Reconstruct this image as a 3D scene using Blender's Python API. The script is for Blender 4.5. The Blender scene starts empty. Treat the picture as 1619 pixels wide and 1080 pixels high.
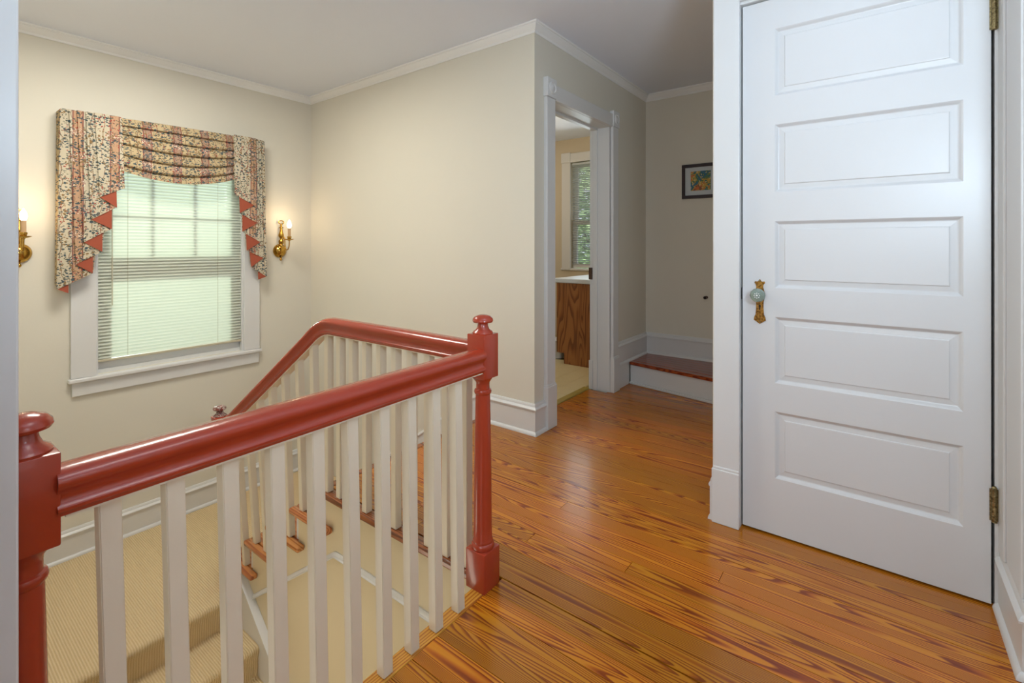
import bpy, bmesh, math, random
from mathutils import Vector, Matrix
random.seed(7)
C = bpy.context.scene.collection
sc = bpy.context.scene
PI = math.pi

# ------------------------------------------------------------------ camera
cam_d = bpy.data.cameras.new('camera'); cam = bpy.data.objects.new('camera', cam_d); C.objects.link(cam)
cam_d.sensor_width = 36.0; cam_d.lens = 760.0/1619.0*36.0
cam_d.shift_y = (388.0-540.0)/1619.0
cam_d.clip_start = 0.02; cam_d.clip_end = 200
YAW = math.atan2(573.5, 760.0)
cam.location = (0, 0, 1.10); cam.rotation_euler = (PI/2, 0, YAW-PI/2)
sc.camera = cam

# ------------------------------------------------------------------ world, lights, exposure
w = bpy.data.worlds.new('daylight'); sc.world = w; w.use_nodes = True
bg = w.node_tree.nodes['Background']; bg.inputs[0].default_value = (0.80, 0.92, 1.0, 1); bg.inputs[1].default_value = 1.1
sc.view_settings.view_transform = 'Standard'; sc.view_settings.look = 'None'
sc.view_settings.gamma = 1.0; sc.view_settings.use_curve_mapping = False
sc.view_settings.exposure = 0.0

def area(name, loc, target, sx, sy, power, col):
    d = bpy.data.lights.new(name, 'AREA'); d.shape = 'RECTANGLE'; d.size = sx; d.size_y = sy
    d.energy = power; d.color = col
    o = bpy.data.objects.new(name, d); C.objects.link(o); o.location = loc
    o.rotation_euler = (Vector(target)-Vector(loc)).to_track_quat('-Z', 'Y').to_euler()
    return o
def point(name, loc, power, col, r=0.02):
    d = bpy.data.lights.new(name, 'POINT'); d.energy = power; d.color = col; d.shadow_soft_size = r
    o = bpy.data.objects.new(name, d); C.objects.link(o); o.location = loc
    return o
# behind the camera: assumed cool daylight from the left; rear and hall lights added as fill
area('assumed_daylight_fill', (-1.52, 0.10, 1.35), (2.0, 0.45, 1.1), 1.2, 1.5, 21, (0.86, 0.94, 1.0))  # area light added in front of a solid wall, no window built
area('rear_fill_light', (0.4, -1.6, 1.4), (0.9, 1.5, 0.9), 1.2, 1.3, 3, (0.72, 0.85, 1.0))  # added fill from behind, no window is built there
# unseen uplight added to brighten and cool the ceiling, as bounced flash would
area('ceiling_bounce_fill', (0.35, -0.45, 1.45), (1.15, 0.15, 2.39), 0.35, 0.35, 26, (0.66, 0.84, 1.0))
area('hall_overhead_fill', (0.7, 0.1, 2.36), (0.7, 0.1, 0.0), 0.5, 0.5, 3, (1.0, 0.93, 0.85))  # added overhead fill for the hall, no fitting there
# stair window daylight falling through the closed blind
area('stair_window_daylight', (1.29, 6.9, 1.7), (1.29, 3.96, 1.1), 0.6, 0.6, 200, (0.80, 0.97, 0.88))
sun_d = bpy.data.lights.new('sun', 'SUN'); sun_d.energy = 5.0; sun_d.angle = 0.01; sun_d.color = (1.0, 0.96, 0.9)
sun = bpy.data.objects.new('sun', sun_d); C.objects.link(sun); sun.rotation_euler = Vector((0.7, 0.35, -0.8)).to_track_quat('-Z', 'Y').to_euler()
# unseen fill lights added to brighten the stairs and warm the well
area('stairwell_overhead_fill', (0.9, 2.8, 2.36), (0.9, 2.8, 0.0), 0.6, 0.6, 31, (1.0, 0.96, 0.86))
area('well_warm_fill', (0.35, 2.0, -0.75), (1.25, 1.6, -0.6), 0.35, 0.9, 3.0, (1.0, 0.90, 0.74))
# bathroom: assumed warm lamp, unseen and without a fitting, and window
point('assumed_bathroom_lamp', (3.7, 2.95, 1.95), 14, (1.0, 0.82, 0.58), 0.08)
area('bathroom_window_light', (4.98, 2.5, 1.6), (2.8, 2.2, 0.9), 0.8, 1.1, 7, (0.80, 0.92, 1.0))

# ------------------------------------------------------------------ helpers
def smooth(o, ang=40):
    for p in o.data.polygons: p.use_smooth = True
    try:
        o.data.set_sharp_from_angle(angle=math.radians(ang))
    except Exception: pass
    return o
def obj(name, bm, m, parent=None, sm=None, mats=None):
    me = bpy.data.meshes.new(name)
    bmesh.ops.recalc_face_normals(bm, faces=bm.faces[:])
    bm.to_mesh(me); bm.free()
    o = bpy.data.objects.new(name, me); C.objects.link(o)
    for x in (mats or [m]): me.materials.append(x)
    if parent is not None: o.parent = parent
    if sm: smooth(o, sm)
    return o
def tag(o, label, cat, group=None, kind=None):
    if label: o['label'] = label
    if cat: o['category'] = cat
    if group: o['group'] = group
    if kind: o['kind'] = kind
    return o
def thing(name, label, cat, loc=(0, 0, 0), group=None):
    o = bpy.data.objects.new(name, None); C.objects.link(o); o.location = loc; o.empty_display_size = 0.1
    return tag(o, label, cat, group)
def struct(name, bm, m, parent=None, sm=None):
    o = obj(name, bm, m, parent, sm)
    if parent is None: o['kind'] = 'structure'
    return o
def sthing(name):
    o = bpy.data.objects.new(name, None); C.objects.link(o); o['kind'] = 'structure'; return o
def NB(): return bmesh.new()
def box(bm, a, b, bev=0.0, seg=2):
    x0, y0, z0 = a; x1, y1, z1 = b
    vs = [bm.verts.new((x, y, z)) for x in (x0, x1) for y in (y0, y1) for z in (z0, z1)]
    fs = [(0,1,3,2), (4,6,7,5), (0,4,5,1), (2,3,7,6), (0,2,6,4), (1,5,7,3)]
    F = [bm.faces.new([vs[i] for i in f]) for f in fs]
    if bev > 0:
        es = set(e for f in F for e in f.edges)
        bmesh.ops.bevel(bm, geom=list(es), offset=bev, segments=seg, affect='EDGES', profile=0.5)
    return bm
def prism(bm, pts, axis, a, b, bev=0):
    """extrude closed 2D polygon along axis ('x': pts=(y,z), 'y': pts=(x,z), 'z': pts=(x,y)) from a to b"""
    def P(p, t):
        return (t, p[0], p[1]) if axis == 'x' else (p[0], t, p[1]) if axis == 'y' else (p[0], p[1], t)
    A = [bm.verts.new(P(p, a)) for p in pts]; B = [bm.verts.new(P(p, b)) for p in pts]
    n = len(pts); F = [bm.faces.new(A), bm.faces.new(B[::-1])]
    for i in range(n): F.append(bm.faces.new((A[i], A[(i+1) % n], B[(i+1) % n], B[i])))
    if bev:
        es = set(e for f in F for e in f.edges)
        bmesh.ops.bevel(bm, geom=list(es), offset=bev, segments=2, affect='EDGES')
    return bm
def lathe(bm, prof, c=(0, 0, 0), n=24, axis='z', M=None):
    rings = []
    for r, z in prof:
        ring = []
        for i in range(n):
            t = 2*PI*i/n
            if axis == 'z': p = Vector((r*math.cos(t), r*math.sin(t), z))
            elif axis == 'y': p = Vector((r*math.cos(t), z, r*math.sin(t)))
            else: p = Vector((z, r*math.cos(t), r*math.sin(t)))
            if M: p = M @ p
            ring.append(bm.verts.new(p+Vector(c)))
        rings.append(ring)
    for a, b in zip(rings, rings[1:]):
        for i in range(n): bm.faces.new((a[i], a[(i+1) % n], b[(i+1) % n], b[i]))
    bm.faces.new(rings[0][::-1]); bm.faces.new(rings[-1])
    return bm
def sweep(bm, prof, path, up=Vector((0, 0, 1)), miters=(0, 0), closed_prof=True):
    """prof: (side, up) points; path: list of points; side = tangent x up"""
    P = [Vector(p) for p in path]; rings = []
    for i, p in enumerate(P):
        t = (P[min(i+1, len(P)-1)]-P[max(i-1, 0)]).normalized()
        s = t.cross(up).normalized(); u = s.cross(t).normalized()
        sh = miters[0] if i == 0 else miters[1] if i == len(P)-1 else 0
        sg = -1 if i == 0 else 1
        rings.append([bm.verts.new(p+s*a+u*b+t*(sg*sh*a)) for a, b in prof])
    n = len(prof)
    for a, b in zip(rings, rings[1:]):
        for i in range(n): bm.faces.new((a[i], a[(i+1) % n], b[(i+1) % n], b[i]))
    bm.faces.new(rings[0][::-1]); bm.faces.new(rings[-1])
    return bm
def tube(bm, path, r, n=10):
    rr = r if isinstance(r, (list, tuple)) else [r]*len(path)
    P = [Vector(p) for p in path]; rings = []; up = Vector((0.13, 0.21, 1)).normalized()
    prev = None
    for i, p in enumerate(P):
        t = (P[min(i+1, len(P)-1)]-P[max(i-1, 0)]).normalized()
        if prev is None:
            s = t.cross(up)
            if s.length < 1e-3: s = t.cross(Vector((1, 0, 0)))
            s.normalize()
        else: s = (prev-t*prev.dot(t)).normalized()
        prev = s; u = t.cross(s)
        rings.append([bm.verts.new(p+(s*math.cos(2*PI*k/n)+u*math.sin(2*PI*k/n))*rr[i]) for k in range(n)])
    for a, b in zip(rings, rings[1:]):
        for i in range(n): bm.faces.new((a[i], a[(i+1) % n], b[(i+1) % n], b[i]))
    bm.faces.new(rings[0][::-1]); bm.faces.new(rings[-1])
    return bm

# ------------------------------------------------------------------ materials
def lin(r, g, b):
    f = lambda c: c/12.92 if c <= 0.04045 else ((c+0.055)/1.055)**2.4
    return (f(r/255), f(g/255), f(b/255), 1)
def mk(name):
    m = bpy.data.materials.new(name); m.use_nodes = True
    nt = m.node_tree; b = nt.nodes['Principled BSDF']
    return m, nt, b
def N(nt, t, **k):
    n = nt.nodes.new(t)
    for a, v in k.items(): setattr(n, a, v)
    return n
def math_n(nt, op, a, b=None):
    n = N(nt, 'ShaderNodeMath', operation=op)
    for i, v in enumerate((a, b)):
        if v is None: continue
        if isinstance(v, (int, float)): n.inputs[i].default_value = v
        else: nt.links.new(v, n.inputs[i])
    return n.outputs[0]
def ramp(nt, fac, stops, interp='LINEAR'):
    r = N(nt, 'ShaderNodeValToRGB'); r.color_ramp.interpolation = interp
    e = r.color_ramp.elements
    while len(e) < len(stops): e.new(0.5)
    for q, (p, c) in zip(e, stops): q.position = p; q.color = c
    nt.links.new(fac, r.inputs[0]); return r.outputs[0]
def coords(nt, scale=(1, 1, 1), rnd=False):
    tc = N(nt, 'ShaderNodeTexCoord'); mp = N(nt, 'ShaderNodeMapping'); mp.inputs['Scale'].default_value = scale
    nt.links.new(tc.outputs['Object'], mp.inputs[0])
    if rnd:
        oi = N(nt, 'ShaderNodeObjectInfo'); va = N(nt, 'ShaderNodeVectorMath', operation='ADD')
        cb = N(nt, 'ShaderNodeCombineXYZ')
        nt.links.new(math_n(nt, 'MULTIPLY', oi.outputs['Random'], 37.0), cb.inputs[0])
        nt.links.new(math_n(nt, 'MULTIPLY', oi.outputs['Random'], 91.0), cb.inputs[2])
        nt.links.new(mp.outputs[0], va.inputs[0]); nt.links.new(cb.outputs[0], va.inputs[1])
        return va.outputs[0], oi.outputs['Random']
    return mp.outputs[0]
def noise(nt, vec, scale, detail=2.0, rough=0.5, dist=0.0):
    n = N(nt, 'ShaderNodeTexNoise'); n.inputs['Scale'].default_value = scale
    n.inputs['Detail'].default_value = detail; n.inputs['Roughness'].default_value = rough
    n.inputs['Distortion'].default_value = dist
    nt.links.new(vec, n.inputs['Vector']); return n.outputs['Fac']
def mix(nt, fac, a, b, blend='MIX'):
    n = N(nt, 'ShaderNodeMix', data_type='RGBA', blend_type=blend)
    for i, v in ((0, fac), (6, a), (7, b)):
        if isinstance(v, (int, float, tuple)): n.inputs[i].default_value = v
        else: nt.links.new(v, n.inputs[i])
    return n.outputs[2]
def bump(nt, b, h, strength, dist):
    n = N(nt, 'ShaderNodeBump'); n.inputs['Strength'].default_value = strength; n.inputs['Distance'].default_value = dist
    nt.links.new(h, n.inputs['Height']); nt.links.new(n.outputs[0], b.inputs['Normal'])
def paint(name, col, rough=0.4, var=0.04, sc_=6.0, bs=0.15, coat=0.0):
    m, nt, b = mk(name)
    v = coords(nt); n1 = noise(nt, v, sc_, 4, 0.6)
    dark = tuple(c*(1-var*2) for c in col[:3])+(1,)
    nt.links.new(mix(nt, n1, dark, tuple(min(1, c*(1+var)) for c in col[:3])+(1,)), b.inputs['Base Color'])
    b.inputs['Roughness'].default_value = rough; b.inputs['Coat Weight'].default_value = coat
    bump(nt, b, noise(nt, v, 90, 3), bs, 0.001)
    return m
M = {}
M['wall'] = paint('wall_paint', lin(218, 213, 199), 0.75, 0.015, 2.0, 0.2)
M['ceiling'] = paint('ceiling_paint', lin(230, 236, 248), 0.85, 0.01, 2.0, 0.15)
M['white'] = paint('white_trim_paint', lin(217, 217, 216), 0.32, 0.012, 8.0, 0.12)
M['crown'] = paint('bright_white_moulding_paint', lin(238, 238, 236), 0.35, 0.01, 8.0, 0.1)
M['door'] = paint('white_door_paint', lin(212, 212, 212), 0.35, 0.012, 5.0, 0.15)
M['baluster'] = paint('cream_baluster_paint', lin(226, 215, 194), 0.33, 0.015, 12.0, 0.25)
M['cream'] = paint('cream_stringer_paint', lin(222, 208, 176), 0.4, 0.015, 3.0, 0.12)
M['red'] = paint('brick_red_gloss_paint', lin(166, 58, 34), 0.24, 0.07, 14.0, 0.25, 0.3)
def worn():
    m, nt, b = mk('chipped_red_paint'); n1 = noise(nt, coords(nt), 70, 4, 0.65)
    nt.links.new(ramp(nt, n1, [(0.42, lin(120, 52, 42)), (0.50, lin(92, 70, 60)), (0.54, lin(214, 206, 196)), (0.62, lin(150, 66, 50))]), b.inputs['Base Color'])
    b.inputs['Roughness'].default_value = 0.3; return m
M['worn'] = worn()
M['bathwall'] = paint('bathroom_wall_paint', lin(205, 192, 168), 0.7, 0.01)
M['outside'] = paint('lawn', lin(90, 120, 60), 0.9, 0.2)
M['mat'] = paint('picture_mat', lin(196, 202, 204), 0.8, 0.01)
M['frame'] = paint('dark_frame_wood', lin(44, 26, 32), 0.35, 0.1)
M['bronze'] = paint('dark_bronze', lin(80, 55, 38), 0.4, 0.2, 60); 
M['slat'] = None
def metal(name, col, rough, dark=None, sc_=40):
    m, nt, b = mk(name); b.inputs['Metallic'].default_value = 1.0
    v = coords(nt); n1 = noise(nt, v, sc_, 4, 0.6)
    nt.links.new(ramp(nt, n1, [(0.35, dark or tuple(c*0.7 for c in col[:3])+(1,)), (0.6, col)]), b.inputs['Base Color'])
    b.inputs['Roughness'].default_value = rough
    return m
M['brass'] = metal('polished_brass', lin(205, 165, 80), 0.16, lin(170, 130, 55))
M['oldbrass'] = metal('tarnished_brass', lin(176, 132, 66), 0.38, lin(96, 66, 34), 120)
M['hinge'] = metal('aged_hinge_brass', lin(160, 145, 105), 0.45, lin(92, 78, 52), 160)
M['dark'] = paint('dark_void', lin(22, 18, 16), 0.8, 0.1)

def wood(name, light, mid, dark, axis='y', rough=0.24, coat=0.35, rings=26.0, lines=60.0, sx=9.0, sy=0.5, rnd=True, tone=0.25):
    m, nt, b = mk(name)
    s = {'y': (sx, sy, sx), 'x': (sy, sx, sx), 'z': (sx, sx, sy)}[axis]
    v, r = coords(nt, s, True)
    n1 = noise(nt, v, 1.0, 1.6, 0.45, 0.25)
    sv = N(nt, 'ShaderNodeSeparateXYZ'); nt.links.new(v, sv.inputs[0])
    cross = sv.outputs[{'y': 0, 'x': 1, 'z': 0}[axis]]
    ring = math_n(nt, 'FRACT', math_n(nt, 'ADD', math_n(nt, 'MULTIPLY', n1, rings), math_n(nt, 'MULTIPLY', cross, lines/sx)))
    c1 = ramp(nt, ring, [(0.0, light), (0.40, light), (0.60, mid), (0.78, dark), (0.93, dark), (1.0, light)])
    s2 = {'y': (160, 3.5, 160), 'x': (3.5, 160, 160), 'z': (160, 160, 3.5)}[axis]
    v2 = coords(nt, s2); n2 = noise(nt, v2, 1.0, 3, 0.6)
    c2 = mix(nt, math_n(nt, 'MULTIPLY', math_n(nt, 'SUBTRACT', n2, 0.35), 0.9), c1, mid)
    # slow drift of tone and per-board tone
    n3 = noise(nt, coords(nt, tuple(0.35*q for q in s)), 1.0, 2)
    tn = math_n(nt, 'ADD', math_n(nt, 'MULTIPLY', r, tone), math_n(nt, 'MULTIPLY', n3, tone))
    c3 = mix(nt, tn, c2, tuple(q*0.8 for q in dark[:3])+(1,))
    hs = N(nt, 'ShaderNodeHueSaturation'); hs.inputs['Hue'].default_value = 0.5; hs.inputs['Saturation'].default_value = 1.0
    nt.links.new(c3, hs.inputs['Color'])
    nt.links.new(math_n(nt, 'ADD', math_n(nt, 'MULTIPLY', r, 0.014), 0.488), hs.inputs['Hue'])
    nt.links.new(hs.outputs[0], b.inputs['Base Color'])
    b.inputs['Roughness'].default_value = rough; b.inputs['Coat Weight'].default_value = coat; b.inputs['Coat Roughness'].default_value = 0.12
    bump(nt, b, n2, 0.12, 0.001)
    return m
M['floor'] = wood('heart_pine', lin(226, 154, 28), lin(190, 110, 18), lin(128, 60, 12), rings=42.0, lines=95.0, sx=8.5, sy=0.40, rough=0.27, coat=0.2, tone=0.32)
M['floorx'] = wood('heart_pine_strip', lin(214, 160, 60), lin(196, 130, 44), lin(160, 90, 32), 'x', tone=0.1)
M['tread'] = wood('stained_tread_wood', lin(206, 142, 78), lin(186, 118, 58), lin(150, 84, 38), 'y', rings=12, tone=0.1)
M['nosing'] = wood('dark_nosing_wood', lin(160, 92, 48), lin(140, 74, 36), lin(96, 46, 24), 'y', rings=12, tone=0.1)
M['step'] = wood('red_brown_step_wood', lin(176, 92, 36), lin(150, 70, 26), lin(104, 42, 16), 'y', rough=0.2, rings=14, tone=0.2)
M['oak'] = wood('oak_cabinet', lin(170, 112, 58), lin(150, 94, 46), lin(116, 68, 32), 'z', rough=0.4, coat=0.1, rings=16, sx=7, sy=0.8, tone=0.1)
M['threshold'] = paint('threshold_strip', lin(176, 150, 70), 0.35, 0.08, 20)

def carpet():
    m, nt, b = mk('ribbed_tan_carpet')
    v = coords(nt)
    sp = N(nt, 'ShaderNodeSeparateXYZ'); nt.links.new(v, sp.inputs[0])
    k = 2*PI/0.0105
    along = math_n(nt, 'ADD', sp.outputs[1], math_n(nt, 'MULTIPLY', sp.outputs[2], 1.0))
    a = math_n(nt, 'SINE', math_n(nt, 'MULTIPLY', sp.outputs[0], k))
    c = math_n(nt, 'SINE', math_n(nt, 'MULTIPLY', along, 2*PI/0.007))
    h = math_n(nt, 'ADD', math_n(nt, 'MULTIPLY', a, 0.6), math_n(nt, 'MULTIPLY', c, 0.3))
    h2 = math_n(nt, 'ADD', h, math_n(nt, 'MULTIPLY', noise(nt, v, 300, 3), 1.2))
    nt.links.new(ramp(nt, math_n(nt, 'ADD', math_n(nt, 'MULTIPLY', h2, 0.33), 0.35),
                      [(0.0, lin(194, 164, 120)), (0.5, lin(226, 200, 156)), (1.0, lin(240, 220, 184))]), b.inputs['Base Color'])
    b.inputs['Roughness'].default_value = 0.95; b.inputs['Specular IOR Level'].default_value = 0.1
    bump(nt, b, h2, 0.8, 0.003)
    return m
M['carpet'] = carpet()

def slatmat(name, col, tr):
    m, nt, b = mk(name); out = nt.nodes['Material Output']
    b.inputs['Base Color'].default_value = col; b.inputs['Roughness'].default_value = 0.45
    t = N(nt, 'ShaderNodeBsdfTranslucent'); t.inputs[0].default_value = col
    mx = N(nt, 'ShaderNodeMixShader'); mx.inputs[0].default_value = tr
    nt.links.new(b.outputs[0], mx.inputs[1]); nt.links.new(t.outputs[0], mx.inputs[2]); nt.links.new(mx.outputs[0], out.inputs[0])
    return m
M['slat'] = slatmat('ivory_blind_slat', lin(232, 234, 224), 0.5)
M['slat2'] = slatmat('white_blind_slat', lin(220, 224, 226), 0.3)
M['blindrail'] = paint('ivory_blind_rail', lin(196, 188, 164), 0.45, 0.02)
def glass():
    m, nt, b = mk('window_glass'); out = nt.nodes['Material Output']
    t = N(nt, 'ShaderNodeBsdfTransparent'); g = N(nt, 'ShaderNodeBsdfGlossy'); g.inputs['Roughness'].default_value = 0.03
    mx = N(nt, 'ShaderNodeMixShader'); mx.inputs[0].default_value = 0.06
    nt.links.new(t.outputs[0], mx.inputs[1]); nt.links.new(g.outputs[0], mx.inputs[2]); nt.links.new(mx.outputs[0], out.inputs[0])
    return m
M['glass'] = glass()
def crystal():
    m, nt, b = mk('crystal_knob'); b.inputs['Base Color'].default_value = lin(190, 214, 206)
    b.inputs['Roughness'].default_value = 0.05; b.inputs['Transmission Weight'].default_value = 0.65; b.inputs['IOR'].default_value = 1.5
    return m
M['crystal'] = crystal()
def emit(name, col, s):
    m, nt, b = mk(name); b.inputs['Emission Color'].default_value = col; b.inputs['Emission Strength'].default_value = s
    b.inputs['Base Color'].default_value = (1, 1, 1, 1); return m
M['bulb'] = emit('lit_candle_bulb', (1.0, 0.86, 0.62, 1), 9.0)
M['candle'] = paint('candle_sleeve', lin(196, 160, 120), 0.5, 0.03)

def fabric(name, base, band, dens=0.0):
    m, nt, b = mk(name)
    v = coords(nt)
    sp = N(nt, 'ShaderNodeSeparateXYZ'); nt.links.new(v, sp.inputs[0])
    x = sp.outputs[0]
    fx = math_n(nt, 'FRACT', math_n(nt, 'MULTIPLY', math_n(nt, 'ADD', x, 0.02), 1/0.17))
    stripe = math_n(nt, 'MULTIPLY', math_n(nt, 'GREATER_THAN', fx, 0.34), math_n(nt, 'LESS_THAN', fx, 0.60))
    c = mix(nt, stripe, base, band)
    # thin red lines beside the bands
    for p in (0.34, 0.60):
        ln = math_n(nt, 'LESS_THAN', math_n(nt, 'ABSOLUTE', math_n(nt, 'SUBTRACT', fx, p)), 0.018)
        c = mix(nt, ln, c, lin(136, 84, 74))
    nz = N(nt, 'ShaderNodeTexNoise'); nz.inputs['Scale'].default_value = 75; nt.links.new(v, nz.inputs['Vector'])
    sb = N(nt, 'ShaderNodeVectorMath', operation='SUBTRACT'); nt.links.new(nz.outputs['Color'], sb.inputs[0]); sb.inputs[1].default_value = (0.5, 0.5, 0.5)
    sc2 = N(nt, 'ShaderNodeVectorMath', operation='SCALE'); nt.links.new(sb.outputs[0], sc2.inputs[0]); sc2.inputs['Scale'].default_value = 0.014
    ad = N(nt, 'ShaderNodeVectorMath', operation='ADD'); nt.links.new(v, ad.inputs[0]); nt.links.new(sc2.outputs[0], ad.inputs[1]); vd = ad.outputs[0]
    # wandering stems
    stem = math_n(nt, 'LESS_THAN', math_n(nt, 'ABSOLUTE', math_n(nt, 'SUBTRACT', math_n(nt, 'FRACT', math_n(nt, 'ADD', math_n(nt, 'MULTIPLY', x, 22.0), math_n(nt, 'MULTIPLY', noise(nt, v, 12, 1), 1.6))), 0.5)), 0.045)
    c = mix(nt, math_n(nt, 'MULTIPLY', stem, 0.8), c, lin(128, 98, 76))
    def blobs(scale, thr, loc=(0, 0, 0), rnd=1.0, rot=0.5):
        mp = N(nt, 'ShaderNodeMapping'); mp.inputs['Scale'].default_value = scale; mp.inputs['Location'].default_value = loc
        mp.inputs['Rotation'].default_value = (0, rot, 0)
        nt.links.new(vd, mp.inputs[0])
        vo = N(nt, 'ShaderNodeTexVoronoi'); vo.inputs['Scale'].default_value = 1.0; vo.inputs['Randomness'].default_value = rnd
        nt.links.new(mp.outputs[0], vo.inputs['Vector'])
        return math_n(nt, 'LESS_THAN', vo.outputs['Distance'], thr), vo.outputs['Color']
    # blossom clusters on the bands
    fz = math_n(nt, 'FRACT', math_n(nt, 'MULTIPLY', sp.outputs[2], 1/0.155))
    near = math_n(nt, 'LESS_THAN', math_n(nt, 'ADD', math_n(nt, 'POWER', math_n(nt, 'MULTIPLY', math_n(nt, 'SUBTRACT', fx, 0.47), 2.6), 2.0),
                                         math_n(nt, 'POWER', math_n(nt, 'MULTIPLY', math_n(nt, 'SUBTRACT', fz, 0.5), 3.2), 2.0)), 0.30)
    b1, _ = blobs((120, 60, 120), 0.42)
    c = mix(nt, math_n(nt, 'MULTIPLY', near, b1), c, lin(150, 112, 104))
    b2, _ = blobs((150, 60, 150), 0.30, (3, 1, 2))
    c = mix(nt, math_n(nt, 'MULTIPLY', near, b2), c, lin(238, 226, 206))
    # leaves, dark teal, larger ones and small sprigs
    away = math_n(nt, 'GREATER_THAN', noise(nt, v, 14, 1), 0.40-dens)
    l1, _ = blobs((44, 12, 78), 0.36, rot=0.45)
    c = mix(nt, math_n(nt, 'MULTIPLY', l1, away), c, lin(70, 84, 90))
    l2, _ = blobs((78, 16, 120), 0.34, (7, 3, 1), rot=-0.6)
    c = mix(nt, math_n(nt, 'MULTIPLY', l2, math_n(nt, 'GREATER_THAN', noise(nt, v, 18, 1), 0.46-dens)), c, lin(84, 88, 78))
    r1, _ = blobs((70, 16, 70), 0.26, (5, 9, 4))
    c = mix(nt, math_n(nt, 'MULTIPLY', r1, math_n(nt, 'GREATER_THAN', noise(nt, v, 11, 1), 0.52)), c, lin(158, 66, 54))
    br, _ = blobs((46, 12, 60), 0.30, (1, 7, 8))
    c = mix(nt, math_n(nt, 'MULTIPLY', br, math_n(nt, 'GREATER_THAN', noise(nt, v, 9, 1), 0.50)), c, lin(134, 108, 74))
    nt.links.new(c, b.inputs['Base Color']); b.inputs['Roughness'].default_value = 0.85
    b.inputs['Specular IOR Level'].default_value = 0.2
    bump(nt, b, noise(nt, v, 700, 2), 0.2, 0.001)
    return m
M['print'] = fabric('floral_striped_fabric', lin(194, 183, 160), lin(186, 150, 120))
M['print2'] = fabric('floral_golden_fabric', lin(184, 164, 128), lin(160, 132, 112), 0.02)
M['lining'] = paint('terracotta_lining', lin(160, 78, 54), 0.8, 0.05, 30)
def art():
    m, nt, b = mk('abstract_print')
    v = coords(nt, (16, 16, 16)); n1 = noise(nt, v, 1.0, 3, 0.6, 0.8)
    c = ramp(nt, n1, [(0.34, lin(40, 96, 118)), (0.44, lin(72, 110, 66)), (0.5, lin(190, 150, 56)), (0.56, lin(196, 104, 50)), (0.64, lin(120, 84, 44))], 'CONSTANT')
    n2 = noise(nt, coords(nt, (60, 60, 60)), 1.0, 2)
    nt.links.new(mix(nt, math_n(nt, 'GREATER_THAN', n2, 0.6), c, lin(204, 178, 110)), b.inputs['Base Color']); b.inputs['Roughness'].default_value = 0.5
    return m
M['art'] = art()
def leafm():
    m, nt, b = mk('tree_leaves'); v, r = coords(nt, (1, 1, 1), True)
    nt.links.new(mix(nt, noise(nt, v, 3, 3), lin(96, 136, 84), lin(186, 214, 160)), b.inputs['Base Color']); b.inputs['Roughness'].default_value = 0.7
    return m
M['leaf'] = leafm()
M['bark'] = paint('bark', lin(96, 80, 64), 0.9, 0.2, 20)
M['tile'] = paint('pale_yellow_floor_tile', lin(222, 204, 158), 0.35, 0.05, 14)
M['grout'] = paint('tile_grout', lin(176, 156, 112), 0.8, 0.05)
M['counter'] = paint('white_counter', lin(222, 228, 234), 0.3, 0.01)

# ------------------------------------------------------------------ key planes (metres)
CEIL = 2.392; YW = 3.961; XC = 2.311; YB = 1.58; XF = 4.013; XD = 2.047; XN = 1.225; YN = 1.005; LZ = -0.825; LOW = -2.7

# ------------------------------------------------------------------ walls
bm = NB()   # window wall with its opening
WX0, WX1, WZ0, WZ1 = 0.846, 1.742, 0.275, 1.86
box(bm, (0.0, YW, LOW), (WX0, YW+0.16, CEIL)); box(bm, (WX1, YW, LOW), (XC+0.02, YW+0.16, CEIL))
box(bm, (WX0, YW, LOW), (WX1, YW+0.16, WZ0)); box(bm, (WX0, YW, WZ1), (WX1, YW+0.16, CEIL))
struct('wall_back', bm, M['wall'])
bm = NB(); box(bm, (XC, YB, LOW), (XC+0.13, YW, CEIL)); struct('wall_stairs', bm, M['wall'])
bm = NB()   # hall wall with the bathroom doorway
DX0, DX1, DZ = 2.50, 3.31, 2.0
box(bm, (XC+0.13, YB, -0.2), (DX0, YB+0.14, CEIL)); box(bm, (DX1, YB, -0.2), (XF+0.12, YB+0.14, CEIL)); box(bm, (DX0, YB, DZ), (DX1, YB+0.14, CEIL))
struct('wall_hall', bm, M['wall'])
bm = NB(); box(bm, (XF, 0.40, -0.2), (XF+0.12, YB, CEIL)); struct('wall_far', bm, M['wall'])
bm = NB(); box(bm, (XD+0.05, 0.40, -0.2), (XF, 0.52, CEIL)); struct('wall_closet', bm, M['wall'])
bm = NB()   # wall the panelled door is hung in
box(bm, (2.03, 0.42, -0.2), (XD+0.05, 0.52, CEIL)); box(bm, (2.03, -0.32, 2.05), (XD+0.05, 0.42, CEIL))
box(bm, (XD+0.06, -0.32, -0.2), (XD+0.10, 0.52, CEIL))
struct('wall_door', bm, M['wall'])
bm = NB()   # short return wall right of the door and its end
box(bm, (1.765, -0.42, -0.2), (XD+0.10, -0.312, CEIL)); box(bm, (1.765, -1.75, -0.2), (1.85, -0.42, CEIL))
struct('wall_right', bm, M['white'])
bm = NB(); box(bm, (-1.72, -1.87, -0.2), (1.85, -1.75, CEIL)); struct('wall_front', bm, M['wall'])
bm = NB(); box(bm, (-1.72, -1.75, -0.2), (-1.6, 0.965, CEIL)); struct('wall_west', bm, M['wall'])
bm = NB(); box(bm, (-1.72, 0.86, -0.2), (0.03, 0.955, CEIL)); struct('wall_south', bm, M['wall'])
bm = NB(); box(bm, (-0.02, 0.97, LOW), (0.09, YW, CEIL)); box(bm, (-0.02, 0.86, LOW), (0.03, 0.97, CEIL)); struct('wall_left', bm, M['wall'])
bm = NB(); box(bm, (-1.72, -1.87, CEIL), (5.4, YW+0.16, CEIL+0.1)); struct('ceiling', bm, M['ceiling'])
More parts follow.
